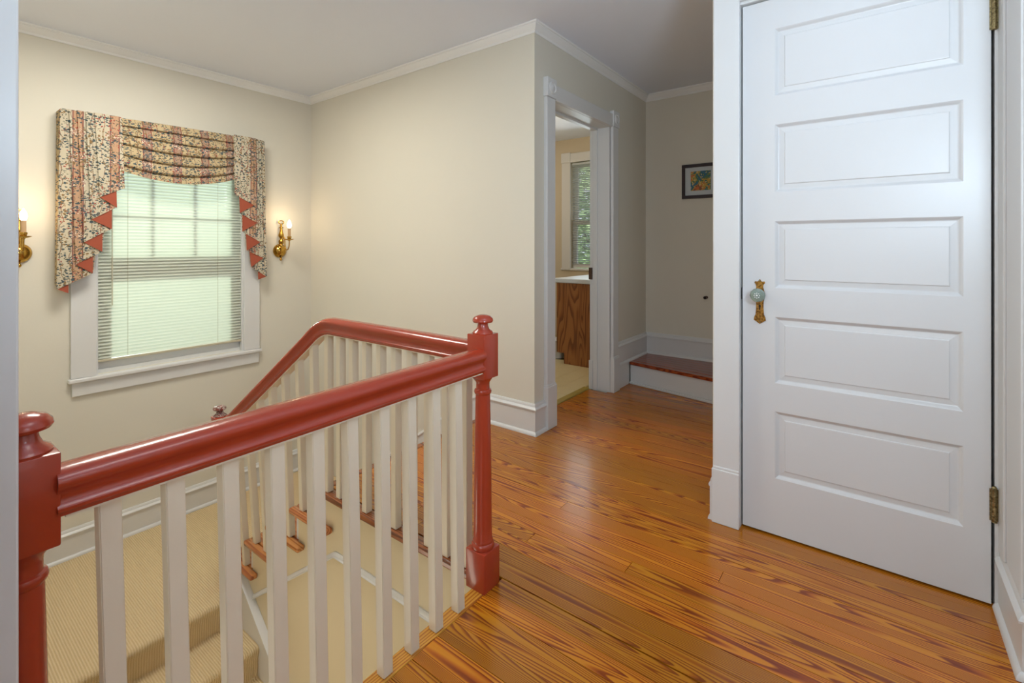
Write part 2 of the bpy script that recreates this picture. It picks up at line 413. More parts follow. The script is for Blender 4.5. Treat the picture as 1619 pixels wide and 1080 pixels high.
# bathroom shell
bm = NB()
BWX = 5.10; BY0, BY1, BZ0, BZ1 = 1.98, 2.948, 0.80, 2.108
box(bm, (BWX, 1.72, -0.2), (BWX+0.14, BY0, CEIL)); box(bm, (BWX, BY1, -0.2), (BWX+0.14, 3.9, CEIL))
box(bm, (BWX, BY0, -0.2), (BWX+0.14, BY1, BZ0)); box(bm, (BWX, BY0, BZ1), (BWX+0.14, BY1, CEIL))
struct('wall_bathroom', bm, M['bathwall'])
bm = NB(); box(bm, (XC+0.13, 3.8, -0.2), (BWX, 3.9, CEIL)); struct('wall_bathroom_side', bm, M['bathwall'])
bm = NB(); box(bm, (XF+0.12, 1.60, -0.2), (BWX+0.14, 1.72, CEIL)); struct('wall_bathroom_near', bm, M['bathwall'])

# ------------------------------------------------------------------ floors
fl = sthing('floor')
bm = NB()
box(bm, (-1.6, -1.75, -0.19), (2.14, 0.99, -0.023)); box(bm, (1.255, 0.99, -0.19), (XC, 1.98, -0.023))
box(bm, (2.14, 0.52, -0.19), (XF, 0.99, -0.023)); box(bm, (XC, 0.99, -0.19), (XF, 1.745, -0.023))
obj('subfloor', bm, M['dark'], fl)
edges = [1.2515]
while edges[-1] < 3.66: edges.append(edges[-1]+random.choice((0.066, 0.068, 0.070, 0.064, 0.072)))
lo = [1.2475]
while lo[-1] > -1.6: lo.append(lo[-1]-random.choice((0.066, 0.068, 0.070, 0.064, 0.095)))
cols = [(a, b) for a, b in zip(edges, edges[1:])]+[(b, a) for a, b in zip(lo, lo[1:])]
npl = 0
for x0, x1 in cols:
    xm = (x0+x1)/2
    if xm < 1.15: y0, y1 = -1.75, 0.982
    elif xm < 1.252: y0, y1 = -1.75, 0.982
    elif xm < 2.30: y0, y1 = -1.75, 1.975
    elif xm < DX0-0.0: y0, y1 = 0.53, 1.57
    elif xm < DX1: y0, y1 = 0.53, 1.745
    else: y0, y1 = 0.53, 1.60
    if 1.72 < xm < 2.14: y0 = -0.30
    if xm > 2.10: y0 = max(y0, 0.53)
    y = y0; L = random.uniform(1.0, 4.0)
    while y < y1-0.02:
        ye = min(y1, y+L)
        if y1-ye < 0.25: ye = y1
        bm = NB(); g = 0.0008
        dz = random.uniform(-0.0006, 0.0004)
        box(bm, (x0+g, y+g, -0.022+dz), (x1-g, ye-g, dz))
        obj('plank', bm, M['floor'], fl); npl += 1
        y = ye; L = random.uniform(3.0, 4.5)
# header strip along the well edge under the near balusters, and by the stair top
bm = NB(); box(bm, (0.09, 0.983, -0.022), (1.20, 1.032, 0.001), 0.004); obj('nosing_strip', bm, M['floorx'], fl)
bm = NB(); box(bm, (1.197, 0.99, -0.028), (1.2495, 2.018, 0.001), 0.008, 3); obj('nosing_strip', bm, M['nosing'], fl)
bm = NB(); box(bm, (1.2515, 1.977, -0.028), (2.29, 2.022, 0.001), 0.008, 3); obj('nosing_strip', bm, M['nosing'], fl)
# raised platform at the end of the hall
pl = sthing('floor_platform')
bm = NB(); prism(bm, [(3.638, 1.56), (3.455, 0.53), (XF, 0.53), (XF, 1.56)], 'z', 0.0, 0.150); obj('riser', bm, M['white'], pl)
n = 7
for i in range(n):
    a = i/n; b = (i+1)/n
    def xq(t, y): return (3.615+(3.432-3.615)*(1.575-y)/(1.575-0.53))*(1-t)+XF*t
    bm = NB()
    prism(bm, [(xq(a, 1.558)+0.0008, 1.558), (xq(a, 0.535)+0.0008, 0.535), (xq(b, 0.535)-0.0008, 0.535), (xq(b, 1.558)-0.0008, 1.558)], 'z', 0.152, 0.176, 0.001 if i else 0.006)
    obj('plank', bm, M['step'], pl)
bm = NB(); prism(bm, [(3.612, 1.56), (3.430, 0.535), (3.455, 0.535), (3.640, 1.56)], 'z', 0.0, 0.018, 0.005); obj('shoe_moulding', bm, M['white'], pl)
# bathroom floor of tiles
bf = sthing('floor_bathroom')
bm = NB(); box(bm, (XC+0.13, 1.745, -0.19), (BWX, 3.8, -0.009)); obj('grout', bm, M['grout'], bf)
tw = 0.152
tm = None
for i in range(10):
    for j in range(7):
        x = 2.46+i*tw; y = 1.80+j*tw
        if x+tw > 3.98: continue
        if tm is None:
            bm = NB(); box(bm, (0.001, 0.001, -0.008), (tw-0.001, tw-0.001, 0.0), 0.0012, 1)
            o = obj('tile', bm, M['tile'], bf); tm = o.data
        else:
            o = bpy.data.objects.new('tile', tm); C.objects.link(o); o.parent = bf
        o.location = (x, y, random.uniform(-0.0004, 0.0003))
bm = NB(); box(bm, (DX0, 1.748, -0.008), (DX1, 1.798, 0.009), 0.006, 3); struct('trim_threshold', bm, M['threshold'])

# ------------------------------------------------------------------ mouldings
BASE = [(0, 0), (0.030, 0), (0.030, 0.004), (0.027, 0.012), (0.021, 0.018), (0.016, 0.020), (0.016, 0.140), (0.024, 0.143), (0.025, 0.150), (0.020, 0.157), (0.013, 0.162), (0.012, 0.170), (0.007, 0.178), (0, 0.178)]
CROWN = [(0, 0), (0.006, 0.0), (0.010, 0.006), (0.010, 0.012), (0.013, 0.015), (0.020, 0.021), (0.031, 0.038), (0.034, 0.041), (0.034, 0.046), (0.040, 0.048), (0.042, 0.054), (0.042, 0.056), (0, 0.056)]
def mould(name, prof, p0, p1, m, mi=(0, 0), sm=35):
    bm = NB(); sweep(bm, prof, [p0, p1], miters=mi); return struct(name, bm, m, None, sm)
cz = CEIL-0.056
# direction chosen so that side = tangent x up points into the room
mould('trim_1', CROWN, (0.09, YW, cz), (XC, YW, cz), M['crown'], (0, -1))          # tangent +x -> side -y
mould('trim_2', CROWN, (XC, YW, cz), (XC, YB, cz), M['crown'], (-1, 1))            # tangent -y -> side -x
mould('trim_3', CROWN, (XC, YB, cz), (XF, YB, cz), M['crown'], (1, -1))
mould('trim_4', CROWN, (XF, YB, cz), (XF, 0.52, cz), M['crown'], (-1, -1))
mould('baseboard_back', BASE, (0.09, YW, LZ), (XC, YW, LZ), M['white'], (0, -1))
mould('baseboard_stairs', BASE, (XC, 1.99, 0), (XC, YB, 0), M['white'], (0, 1))
mould('baseboard_hall', BASE, (XC, YB, 0), (2.42, YB, 0), M['white'], (1, 0))
bm = NB(); box(bm, (3.412, YB-0.018, 0), (3.622, YB, 0.177)); struct('baseboard_hall_step', bm, M['white'])
mould('baseboard_hall_far', BASE, (3.41, YB, 0.176), (XF, YB, 0.176), M['white'], (0, -1))
mould('baseboard_far', BASE, (XF, YB, 0.176), (XF, 0.52, 0.176), M['white'], (-1, -1))
# baseboard right of the door wraps the return wall and its end
RB = [(a*0.9, b) for a, b in BASE]
bm = NB(); sweep(bm, RB, [(2.045, -0.312, 0), (1.765, -0.312, 0)], miters=(0, 1)); struct('baseboard_right', bm, M['white'], None, 35)
bm = NB(); sweep(bm, RB, [(1.765, -0.312, 0), (1.765, -1.75, 0)], miters=(1, 0)); struct('baseboard_right_end', bm, M['white'], None, 35)
# baseboard on the closet side wall, seen end-on left of the door casing
bm = NB(); sweep(bm, [(a*0.55, b*0.95) for a, b in BASE], [(XF, 0.52, 0), (2.02, 0.52, 0)]); struct('baseboard_closet', bm, M['white'], None, 35)
# sloping skirt board down the stairs on the right-hand wall
bm = NB()
sl = 0.165/0.235
ye = 3.03
prism(bm, [(1.98, 0.165), (1.98, -0.4), (ye, -0.4-sl*(ye-1.98)), (ye, 0.165-sl*(ye-1.98)-0.0)], 'x', XC-0.018, XC)
struct('baseboard_stair_skirt', bm, M['white'])
bm = NB(); sweep(bm, [(0.0, 0), (0.024, 0), (0.026, 0.006), (0.02, 0.014), (0.012, 0.022), (0, 0.022)], [(XC, ye, 0.165-sl*(ye-1.98)), (XC, 1.98, 0.160)]); struct('trim_5', bm, M['white'], None, 35)

# ------------------------------------------------------------------ bathroom doorway casing
dw = sthing('door_2')
def rosette_block(x0, x1, z0, z1, par):
    bm = NB(); box(bm, (x0, YB-0.032, z0), (x1, YB, z1), 0.003)
    b = obj('corner_block', bm, M['white'], par)
    c = ((x0+x1)/2, YB-0.032, (z0+z1)/2)
    bm = NB(); lathe(bm, [(0.036, 0.001), (0.036, -0.004), (0.032, -0.007), (0.028, -0.003), (0.022, -0.003), (0.016, -0.007), (0.006, -0.008), (0.001, -0.008)], c, 28, 'y')
    obj('rosette', bm, M['white'], b, 40)
for x0, x1 in ((2.406, 2.506), (DX1, DX1+0.10)):
    bm = NB(); box(bm, (x0+0.003, YB-0.025, 0.262), (x1-0.003, YB, 1.99), 0.004); obj('casing', bm, M['white'], dw)
    bm = NB(); box(bm, (x0-0.002, YB-0.034, 0), (x1+0.002, YB, 0.255), 0.004); box(bm, (x0+0.001, YB-0.030, 0.250), (x1-0.001, YB, 0.266), 0.004); obj('plinth_block', bm, M['white'], dw)
    rosette_block(x0-0.002, x1+0.002, 1.990, 2.106, dw)
bm = NB(); box(bm, (2.508, YB-0.025, 1.985), (DX1, YB, 2.080), 0.004); obj('head_casing', bm, M['white'], dw)
bm = NB()
box(bm, (DX0-0.014, YB, 0), (DX0+0.006, YB+0.165, 1.995)); box(bm, (DX1-0.004, YB, 0), (DX1+0.016, YB+0.165, 1.995)); box(bm, (DX0, YB, 1.985), (DX1, YB+0.165, 2.005))
obj('jamb', bm, M['white'], dw)
bm = NB()
box(bm, (DX1-0.016, YB+0.10, 0.0), (DX1-0.004, YB+0.135, 1.985), 0.002); box(bm, (DX0, YB+0.10, 1.972), (DX1, YB+0.135, 1.986), 0.002)
obj('door_stop', bm, M['white'], dw)
bm = NB(); box(bm, (DX1-0.020, YB+0.143, 0.84), (DX1-0.004, YB+0.168, 0.93), 0.002); obj('strike_plate', bm, M['bronze'], dw)
bm = NB(); box(bm, (DX1+0.005, YB+0.14, 0), (DX1+0.10, YB+0.162, 1.99), 0.003); box(bm, (DX1-0.012, YB+0.14, 0), (DX1+0.10, YB+0.172, 0.22), 0.003); obj('inner_casing', bm, M['white'], dw)

# ------------------------------------------------------------------ bathroom: window, blind, vanity
wn2 = sthing('window_2')
bm = NB(); box(bm, (BWX-0.022, BY1, 0.80), (BWX, BY1+0.122, 2.105), 0.004); obj('casing', bm, M['white'], wn2)
bm = NB(); box(bm, (BWX-0.022, BY0-0.122, 0.80), (BWX, BY0, 2.105), 0.004); obj('casing', bm, M['white'], wn2)
bm = NB(); box(bm, (BWX-0.022, BY0, 2.105), (BWX, BY1, 2.215), 0.004); obj('head_casing', bm, M['white'], wn2)
for y in (BY1-0.002, BY0-0.124):
    bm = NB(); box(bm, (BWX-0.030, y, 2.105), (BWX, y+0.126, 2.225), 0.004); obj('corner_block', bm, M['white'], wn2)
bm = NB(); box(bm, (BWX-0.016, BY0-0.14, 0.795), (BWX+0.10, BY1+0.14, 0.822), 0.006); obj('sill', bm, M['white'], wn2)
def sash_x(x, y0, y1, z0, z1, f, par):
    bm = NB()
    box(bm, (x, y0, z0), (x+0.035, y0+f, z1)); box(bm, (x, y1-f, z0), (x+0.035, y1, z1))
    box(bm, (x, y0+f, z0), (x+0.035, y1-f, z0+f)); box(bm, (x, y0+f, z1-f), (x+0.035, y1-f, z1))
    s = obj('sash', bm, M['white'], par)
    bm = NB(); box(bm, (x+0.015, y0+f, z0+f), (x+0.019, y1-f, z1-f)); obj('pane', bm, M['glass'], s)
sash_x(BWX+0.07, BY0+0.01, BY1-0.01, 1.36, 2.10, 0.045, wn2)
sash_x(BWX+0.035, BY0+0.01, BY1-0.01, 0.83, 1.40, 0.05, wn2)
bb = thing('mini_blind', 'narrow white mini blind with open slats on the bathroom window', 'blind', (BWX+0.016, (BY0+BY1)/2, 2.09))
hy = (BY1-BY0)/2-0.012
bm = NB(); box(bm, (-0.014, -hy, -0.02), (0.014, hy, 0.006), 0.002); obj('head_rail', bm, M['slat2'], bb)
sm_ = None
for i in range(56):
    z = -0.032-i*0.0215
    if sm_ is None:
        bm = NB(); prism(bm, [(-0.0112, 0.0062), (0.0, 0.0012), (0.0112, -0.0058), (0.0112, -0.0050), (0, 0.0020), (-0.0112, 0.0070)], 'y', -hy, hy)
        o = obj('slat', bm, M['slat2'], bb); sm_ = o.data
    else:
        o = bpy.data.objects.new('slat', sm_); C.objects.link(o); o.parent = bb
    o.location = (0, 0, z)
for y in (-hy*0.62, hy*0.62):
    bm = NB(); tube(bm, [(0.013, y, -0.02), (0.013, y, -1.23)], 0.0009, 6); obj('cord', bm, M['slat2'], bb)
# vanity
vt = thing('vanity_cabinet', 'oak vanity cabinet seen end-on through the bathroom doorway', 'cabinet', (3.857, 2.08, 0))
bm = NB(); prism(bm, [(-0.34, 0), (0.225, 0), (0.225, 0.10), (0.305, 0.10), (0.305, 0.750), (-0.34, 0.750)], 'x', 0.0, 0.018, 0.001); obj('end_panel', bm, M['oak'], vt)
bm = NB(); box(bm, (0.018, -0.34, 0.10), (1.20, 0.295, 0.750)); obj('carcass', bm, M['oak'], vt)
bm = NB(); box(bm, (0.018, -0.34, 0.0), (1.20, 0.225, 0.10)); obj('toe_kick', bm, M['frame'], vt)
for i in range(3):
    bm = NB(); box(bm, (0.03+i*0.385, 0.295, 0.13), (0.40+i*0.385, 0.313, 0.735), 0.003)
    d = obj('cabinet_door', bm, M['oak'], vt)
    bm = NB(); lathe(bm, [(0.006, 0), (0.006, 0.012), (0.013, 0.018), (0.012, 0.026), (0.002, 0.028)], (0.36+i*0.385, 0.313, 0.62), 16, 'y'); obj('knob', bm, M['oldbrass'], d)
ct = NB(); box(ct, (3.842, 1.725, 0.752), (5.078, 2.408, 0.792), 0.006)
tag(obj('countertop', ct, M['counter']), 'white vanity countertop on the oak cabinet under the bathroom window', 'countertop')
wb = thing('white_block_stand_in', 'round white stand-in for the baseboard-like block beside the vanity cabinet', 'block', (4.05, 2.50, 0))  # tub shape added in place of the whitish block at the toe kick
bm = NB(); lathe(bm, [(0.075, 0), (0.08, 0.004), (0.095, 0.165), (0.098, 0.172), (0.094, 0.172), (0.076, 0.01)], (0, 0, 0), 28); obj('block_body', bm, M['white'], wb, 40)
bm = NB(); lathe(bm, [(0.097, 0.170), (0.101, 0.172), (0.101, 0.178), (0.096, 0.179)], (0, 0, 0), 28); obj('rim', bm, M['white'], wb, 40)

# ------------------------------------------------------------------ panelled closet door with casing
d1 = sthing('door_1')
DY0, DY1 = -0.283, 0.413; T = 0.036
PZ = [(0.2205, 0.473), (0.580, 0.830), (0.939, 1.191), (1.300, 1.556), (1.665, 1.918)]
PY0, PY1 = -0.221, 0.301
bm = NB()
box(bm, (XD, DY0, 0.008), (XD+T, PY0, 2.032)); box(bm, (XD, PY1, 0.008), (XD+T, DY1, 2.032))
zs = [0.008]+[z for p in PZ for z in p]+[2.032]
for i in range(0, len(zs), 2): box(bm, (XD, PY0, zs[i]), (XD+T, PY1, zs[i+1]))
obj('stiles_and_rails', bm, M['door'], d1)
def inset_panel(z0, z1):
    bm = NB()
    # rings of (inset, depth)
    R = [(0.0, 0.0), (0.004, 0.003), (0.010, 0.010), (0.013, 0.011), (0.030, 0.009), (0.032, 0.0065), (0.034, 0.006)]
    rings = []
    for a, d in R:
        rings.append([bm.verts.new((XD+d, y, z)) for y, z in ((PY0+a, z0+a), (PY1-a, z0+a), (PY1-a, z1-a), (PY0+a, z1-a))])
    for A, B in zip(rings, rings[1:]):
        for i in range(4): bm.faces.new((A[i], A[(i+1) % 4], B[(i+1) % 4], B[i]))
    bm.faces.new(rings[-1])
    box(bm, (XD+0.014, PY0-0.004, z0-0.004), (XD+0.026, PY1+0.004, z1+0.004))
    return obj('panel', bm, M['door'], d1)
for z0, z1 in PZ: inset_panel(z0, z1)
bm = NB(); box(bm, (XD+T+0.001, -0.31, 0), (XD+0.058, 0.43, 2.04)); obj('dark_backing', bm, M['dark'], d1)  # full dark sheet behind the door, makes its gaps read as shade
# hinges
for z0, z1 in ((0.262, 0.362), (1.754, 1.854)):
    bm = NB(); yy = DY0-0.006
    tube(bm, [(XD-0.006, yy, z0), (XD-0.006, yy, z1)], 0.0065, 14)
    box(bm, (XD-0.003, yy-0.014, z0+0.002), (XD+0.001, yy+0.010, z1-0.002))
    h = obj('hinge', bm, M['hinge'], d1, 40)
    bm = NB()
    for k in range(6): z = z0+(z1-z0)*k/5; lathe(bm, [(0.0068, -0.0009), (0.0074, 0), (0.0068, 0.0009)], (XD-0.006, yy, z), 14)
    lathe(bm, [(0.005, 0), (0.007, 0.003), (0.004, 0.008), (0.001, 0.009)], (XD-0.006, yy, z1), 14)
    obj('knuckle', bm, M['hinge'], h, 40)
# escutcheon plate with fishtail ends
half = [(0.0, 0.000), (0.014, 0.010), (0.021, 0.014), (0.019, 0.026), (0.0145, 0.036), (0.0125, 0.060), (0.0130, 0.085), (0.017, 0.100), (0.019, 0.115), (0.0145, 0.130), (0.0120, 0.140), (0.0125, 0.150), (0.0185, 0.157), (0.0165, 0.163), (0.007, 0.162), (0.0, 0.172)]
pts = [(0.352-a, 0.799+b) for a, b in half]+[(0.352+a, 0.799+b) for a, b in half[-2:0:-1]]
bm = NB(); prism(bm, pts, 'x', XD-0.0035, XD); 
es = obj('escutcheon', bm, M['oldbrass'], d1)
bm = NB(); lathe(bm, [(0.004, 0), (0.004, -0.0005)], (XD-0.0035, 0.352, 0.868), 14, 'x'); prism(bm, [(0.350, 0.853), (0.354, 0.853), (0.3535, 0.868), (0.3505, 0.868)], 'x', XD-0.0042, XD-0.0035); obj('keyhole', bm, M['dark'], es)
bm = NB()
for zz in (0.9635, 0.809): lathe(bm, [(0.0035, 0), (0.003, -0.0015), (0.001, -0.002)], (XD-0.0035, 0.352, zz), 12, 'x')
obj('screw', bm, M['hinge'], es)
bm = NB(); lathe(bm, [(0.016, 0), (0.016, -0.004), (0.010, -0.010), (0.008, -0.022), (0.013, -0.028), (0.017, -0.031)], (XD-0.003, 0.352, 0.912), 24, 'x'); kn = obj('knob_shank', bm, M['oldbrass'], d1, 40)
bm = NB()
lathe(bm, [(0.016, -0.031), (0.024, -0.034), (0.0265, -0.040), (0.0265, -0.046), (0.023, -0.053), (0.014, -0.057), (0.004, -0.0575)], (XD-0.003, 0.352, 0.912), 12, 'x'); obj('crystal_knob', bm, M['crystal'], kn)
bm = NB()
for k in range(8):
    a = 2*PI*k/8; y = 0.352+0.009*math.cos(a); z = 0.912+0.009*math.sin(a)
    lathe(bm, [(0.0032, 0), (0.002, -0.002), (0.0005, -0.003)], (XD-0.0585, y, z), 6, 'x')
lathe(bm, [(0.004, 0), (0.003, -0.003), (0.001, -0.004)], (XD-0.0595, 0.352, 0.912), 8, 'x')
obj('star_facets', bm, M['white'], kn)
bm = NB(); lathe(bm, [(0.018, -0.029), (0.0215, -0.031), (0.0215, -0.034), (0.018, -0.0345)], (XD-0.003, 0.352, 0.912), 24, 'x'); obj('knob_rim', bm, M['hinge'], kn, 40)
bm = NB(); box(bm, (XD+0.001, DY1, 0.89), (XD+0.02, DY1+0.008, 0.935)); obj('latch', bm, M['dark'], d1)
# casing
bm = NB(); box(bm, (2.012, 0.4180, 0.222), (2.030, 0.514, CEIL), 0.003); obj('casing', bm, M['white'], d1)
bm = NB(); box(bm, (2.006, 0.4180, 0.0), (2.030, 0.519, 0.214), 0.003); box(bm, (2.009, 0.4180, 0.205), (2.03, 0.516, 0.226), 0.005); obj('plinth_block', bm, M['white'], d1)
bm = NB(); box(bm, (2.012, -0.31, 2.046), (2.030, 0.424, 2.14), 0.003); obj('head_casing', bm, M['white'], d1)
bm = NB(); box(bm, (2.03, 0.4185, 0), (XD+0.05, 0.424, 2.046)); box(bm, (2.03, -0.30, 2.036), (XD+0.05, 0.42, 2.05)); box(bm, (XD-0.001, -0.312, 0), (XD+0.05, -0.2905, 2.04)); obj('jamb', bm, M['white'], d1)
bm = NB(); box(bm, (1.975, -0.312, 0.178), (XD-0.001, -0.298, CEIL), 0.003); box(bm, (1.80, -0.312, 0.178), (1.972, -0.304, CEIL), 0.003); obj('hinge_casing', bm, M['white'], d1)

# ------------------------------------------------------------------ near-left door casing that hides the newel's left half
bm = NB(); box(bm, (-0.03, 0.945, 0.0), (0.1200, 0.965, CEIL), 0.003); struct('trim_6', bm, M['white'])
bm = NB(); box(bm, (-0.03, 0.965, -0.2), (0.094, 0.975, CEIL)); struct('trim_7', bm, M['white'])

# ------------------------------------------------------------------ stair window
wn = sthing('window_1')
for x0, x1 in ((0.724, 0.846), (1.742, 1.860)):
    bm = NB(); box(bm, (x0, YW-0.022, 0.275), (x1, YW, 1.86), 0.003); obj('casing', bm, M['white'], wn)
bm = NB(); box(bm, (0.724, YW-0.022, 1.86), (1.86, YW, 1.90), 0.003); obj('head_casing', bm, M['white'], wn)
bm = NB(); box(bm, (0.712, YW-0.040, 0.248), (1.872, YW+0.05, 0.274), 0.007, 3); obj('stool', bm, M['white'], wn)
bm = NB(); box(bm, (0.730, YW-0.018, 0.163), (1.858, YW, 0.248), 0.003); obj('apron', bm, M['white'], wn)
bm = NB(); box(bm, (WX0, YW-0.002, 0.274), (WX0+0.012, YW+0.15, 1.86)); box(bm, (WX1-0.012, YW-0.002, 0.274), (WX1, YW+0.15, 1.86)); box(bm, (WX0, YW, 1.848), (WX1, YW+0.15, 1.86)); box(bm, (WX0, YW+0.03, 0.262), (WX1, YW+0.16, 0.30)); obj('jamb', bm, M['white'], wn)
def sash_y(y, x0, x1, z0, z1, fs, fb, ft, par, mv=(), mh=()):
    bm = NB(); t = 0.034
    box(bm, (x0, y, z0), (x0+fs, y+t, z1)); box(bm, (x1-fs, y, z0), (x1, y+t, z1))
    box(bm, (x0+fs, y, z0), (x1-fs, y+t, z0+fb)); box(bm, (x0+fs, y, z1-ft), (x1-fs, y+t, z1))
    s = obj('sash', bm, M['white'], par)
    bm = NB()
    for x in mv: box(bm, (x-0.010, y, z0+fb), (x+0.010, y+t*0.7, z1-ft))
    for z in mh: box(bm, (x0+fs, y+0.001, z-0.010), (x1-fs, y+t*0.7-0.001, z+0.010))
    if mv: obj('muntin', bm, M['white'], s)
    else: bm.free()
    bm = NB(); box(bm, (x0+fs, y+0.026, z0+fb), (x1-fs, y+0.030, z1-ft)); obj('pane', bm, M['glass'], s)
sash_y(YW+0.078, WX0+0.012, WX1-0.012, 0.965, 1.848, 0.075, 0.07, 0.06, wn, (1.158, 1.412), (1.300,))
sash_y(YW+0.040, WX0+0.012, WX1-0.012, 0.300, 1.000, 0.075, 0.065, 0.125, wn)
# blind
bl = thing('mini_blind', 'closed ivory mini blind hanging in the stair window behind the valance', 'blind', ((WX0+WX1)/2, YW+0.014, 1.83))
hx = (WX1-WX0)/2-0.010
bm = NB(); box(bm, (-hx, -0.014, -0.014), (hx, 0.014, 0.012), 0.002); obj('head_rail', bm, M['blindrail'], bl)
sm_ = None; ns = 67
for i in range(ns):
    z = -0.030-i*0.0215
    if sm_ is None:
        bm = NB()
        a = math.radians(57); pr = []
        for s, o_ in ((-0.0125, 0), (-0.004, 0.0016), (0.004, 0.0016), (0.0125, 0)):
            pr.append((s*math.cos(a)-o_*math.sin(a), -s*math.sin(a)-o_*math.cos(a)))
        pr2 = [(p[0]+0.0003, p[1]+0.0002) for p in pr[::-1]]
        prism(bm, [(-p[0], p[1]) for p in pr]+[(-p[0], p[1]) for p in pr2], 'x', -hx, hx)
        o = obj('slat', bm, M['slat'], bl); sm_ = o.data
    else:
        o = bpy.data.objects.new('slat', sm_); C.objects.link(o); o.parent = bl
    o.location = (0, 0, z)
zb = -0.030-ns*0.0215+0.002
bm = NB(); box(bm, (-hx, -0.011, zb-0.012), (hx, 0.011, zb+0.004), 0.003); obj('bottom_rail', bm, M['blindrail'], bl)
for x in (1.013-1.294, 1.563-1.294):
    bm = NB(); tube(bm, [(x, -0.0085, -0.01), (x, -0.0085, zb)], 0.0010, 6); obj('cord', bm, M['blindrail'], bl)
bm = NB(); tube(bm, [(0.930-1.294, -0.013, -0.01), (0.930-1.294, -0.016, -1.12)], 0.0030, 8); obj('tilt_wand', bm, M['blindrail'], bl)

# ------------------------------------------------------------------ valance with swag and two cascading jabots
va = thing('swag_valance', 'floral swag valance with terracotta-lined cascading jabots over the stair window', 'valance', (0, 0, 0))
YV = 3.850
bm = NB(); box(bm, (0.668, YV+0.012, 1.895), (1.852, YW-0.001, 1.917), 0.002); obj('mounting_board', bm, M['print'], va)
def cloth(name, poly, y, m, amp=0.003, th=0.0016):
    """poly of (x,z), front sheet with slight undulation in depth and real thickness"""
    bm = NB()
    F = [bm.verts.new((x, y, z)) for x, z in poly]; f = bm.faces.new(F)
    bmesh.ops.triangulate(bm, faces=[f])
    bmesh.ops.subdivide_edges(bm, edges=bm.edges[:], cuts=3, use_grid_fill=True)
    for v in bm.verts: v.co.y += amp*math.sin(v.co.x*95+y*300)*min(1.0, max(0.0, (1.93-v.co.z)*3))
    r = bmesh.ops.extrude_face_region(bm, geom=bm.faces[:])
    for g in r['geom']:
        if isinstance(g, bmesh.types.BMVert): g.co.y += th
    return obj(name, bm, m, va)
def jabot(side):
    # left jabot coordinates (x,z); side=-1 for the left one, +1 uses its own table
    if side < 0:
        zt = 1.915; inner_t = 0.944
        A = [(0.837, 1.399), (0.798, 1.259), (0.766, 1.119), (0.731, 0.985), (0.650, 0.840)]
        B = [(0.960, 1.465), (0.922, 1.341), (0.898, 1.204), (0.854, 1.061), (0.812, 0.928)]
        R = [[(0.837, 1.399), (0.918, 1.442), (0.922, 1.341)], [(0.798, 1.259), (0.898, 1.320), (0.898, 1.204)],
             [(0.766, 1.119), (0.854, 1.167), (0.854, 1.061)], [(0.731, 0.985), (0.812, 1.026), (0.810, 0.928)],
             [(0.650, 0.840), (0.700, 0.868), (0.700, 0.813)]]
        tops = [0.812, 0.772, 0.735, 0.700, 0.664]; out_t, out_b = 0.662, 0.646
    else:
        zt = 1.928; inner_t = 1.615
        A = [(1.762, 1.409), (1.790, 1.273), (1.819, 1.125), (1.849, 1.000), (1.876, 0.852)]
        B = [(1.619, 1.482), (1.660, 1.345), (1.682, 1.206), (1.718, 1.061), (1.757, 0.934)]
        R = [[(1.762, 1.409), (1.655, 1.464), (1.660, 1.345)], [(1.790, 1.273), (1.682, 1.322), (1.682, 1.206)],
             [(1.819, 1.125), (1.712, 1.178), (1.718, 1.061)], [(1.849, 1.000), (1.743, 1.041), (1.757, 0.934)],
             [(1.877, 0.852), (1.812, 0.895), (1.814, 0.832)]]
        tops = [1.755, 1.780, 1.800, 1.825, 1.857]; out_t, out_b = 1.859, 1.878
    y = YV-0.030
    for k in range(5):
        it = inner_t if k == 0 else tops[0]+(inner_t-tops[0])*0.8
        poly = [(it, zt), B[k], A[k]]
        if k == 4: poly += [(out_b, A[k][1]+0.006)]
        poly += [(tops[k], zt)]
        cloth('pleat', poly, y, M['print'])
        # lining triangle tucked up behind the printed edge
        a, b_, c = R[k]
        ex = 0.02 if side < 0 else -0.02
        cloth('lining', [(a[0]-ex*0.0, a[1]+0.0), (a[0]+(b_[0]-a[0])*0.5, a[1]+(b_[1]-a[1])*0.5+0.02), (b_[0], b_[1]+0.012), (c[0], c[1]-0.001)], y+0.004, M['lining'], 0.0)
        y += 0.0105
    # return to the wall on the outer side
    bm = NB()
    x0 = out_t; xb = out_b
    yy = y-0.012
    P = [(x0, yy, zt-0.004), (x0, YW-0.002, zt-0.004), (xb+(0.004 if side < 0 else -0.004), YW-0.03, A[4][1]+0.03), (xb, yy, A[4][1]+0.004)]
    Q = [(p[0]+0.0016*(-side), p[1], p[2]) for p in P]
    V = [bm.verts.new(p) for p in P]; W = [bm.verts.new(p) for p in Q]
    bm.faces.new(V); bm.faces.new(W[::-1])
    for i in range(4): bm.faces.new((V[i], V[(i+1) % 4], W[(i+1) % 4], W[i]))
    obj('return_flap', bm, M['print2'], va)
jabot(-1); jabot(1)
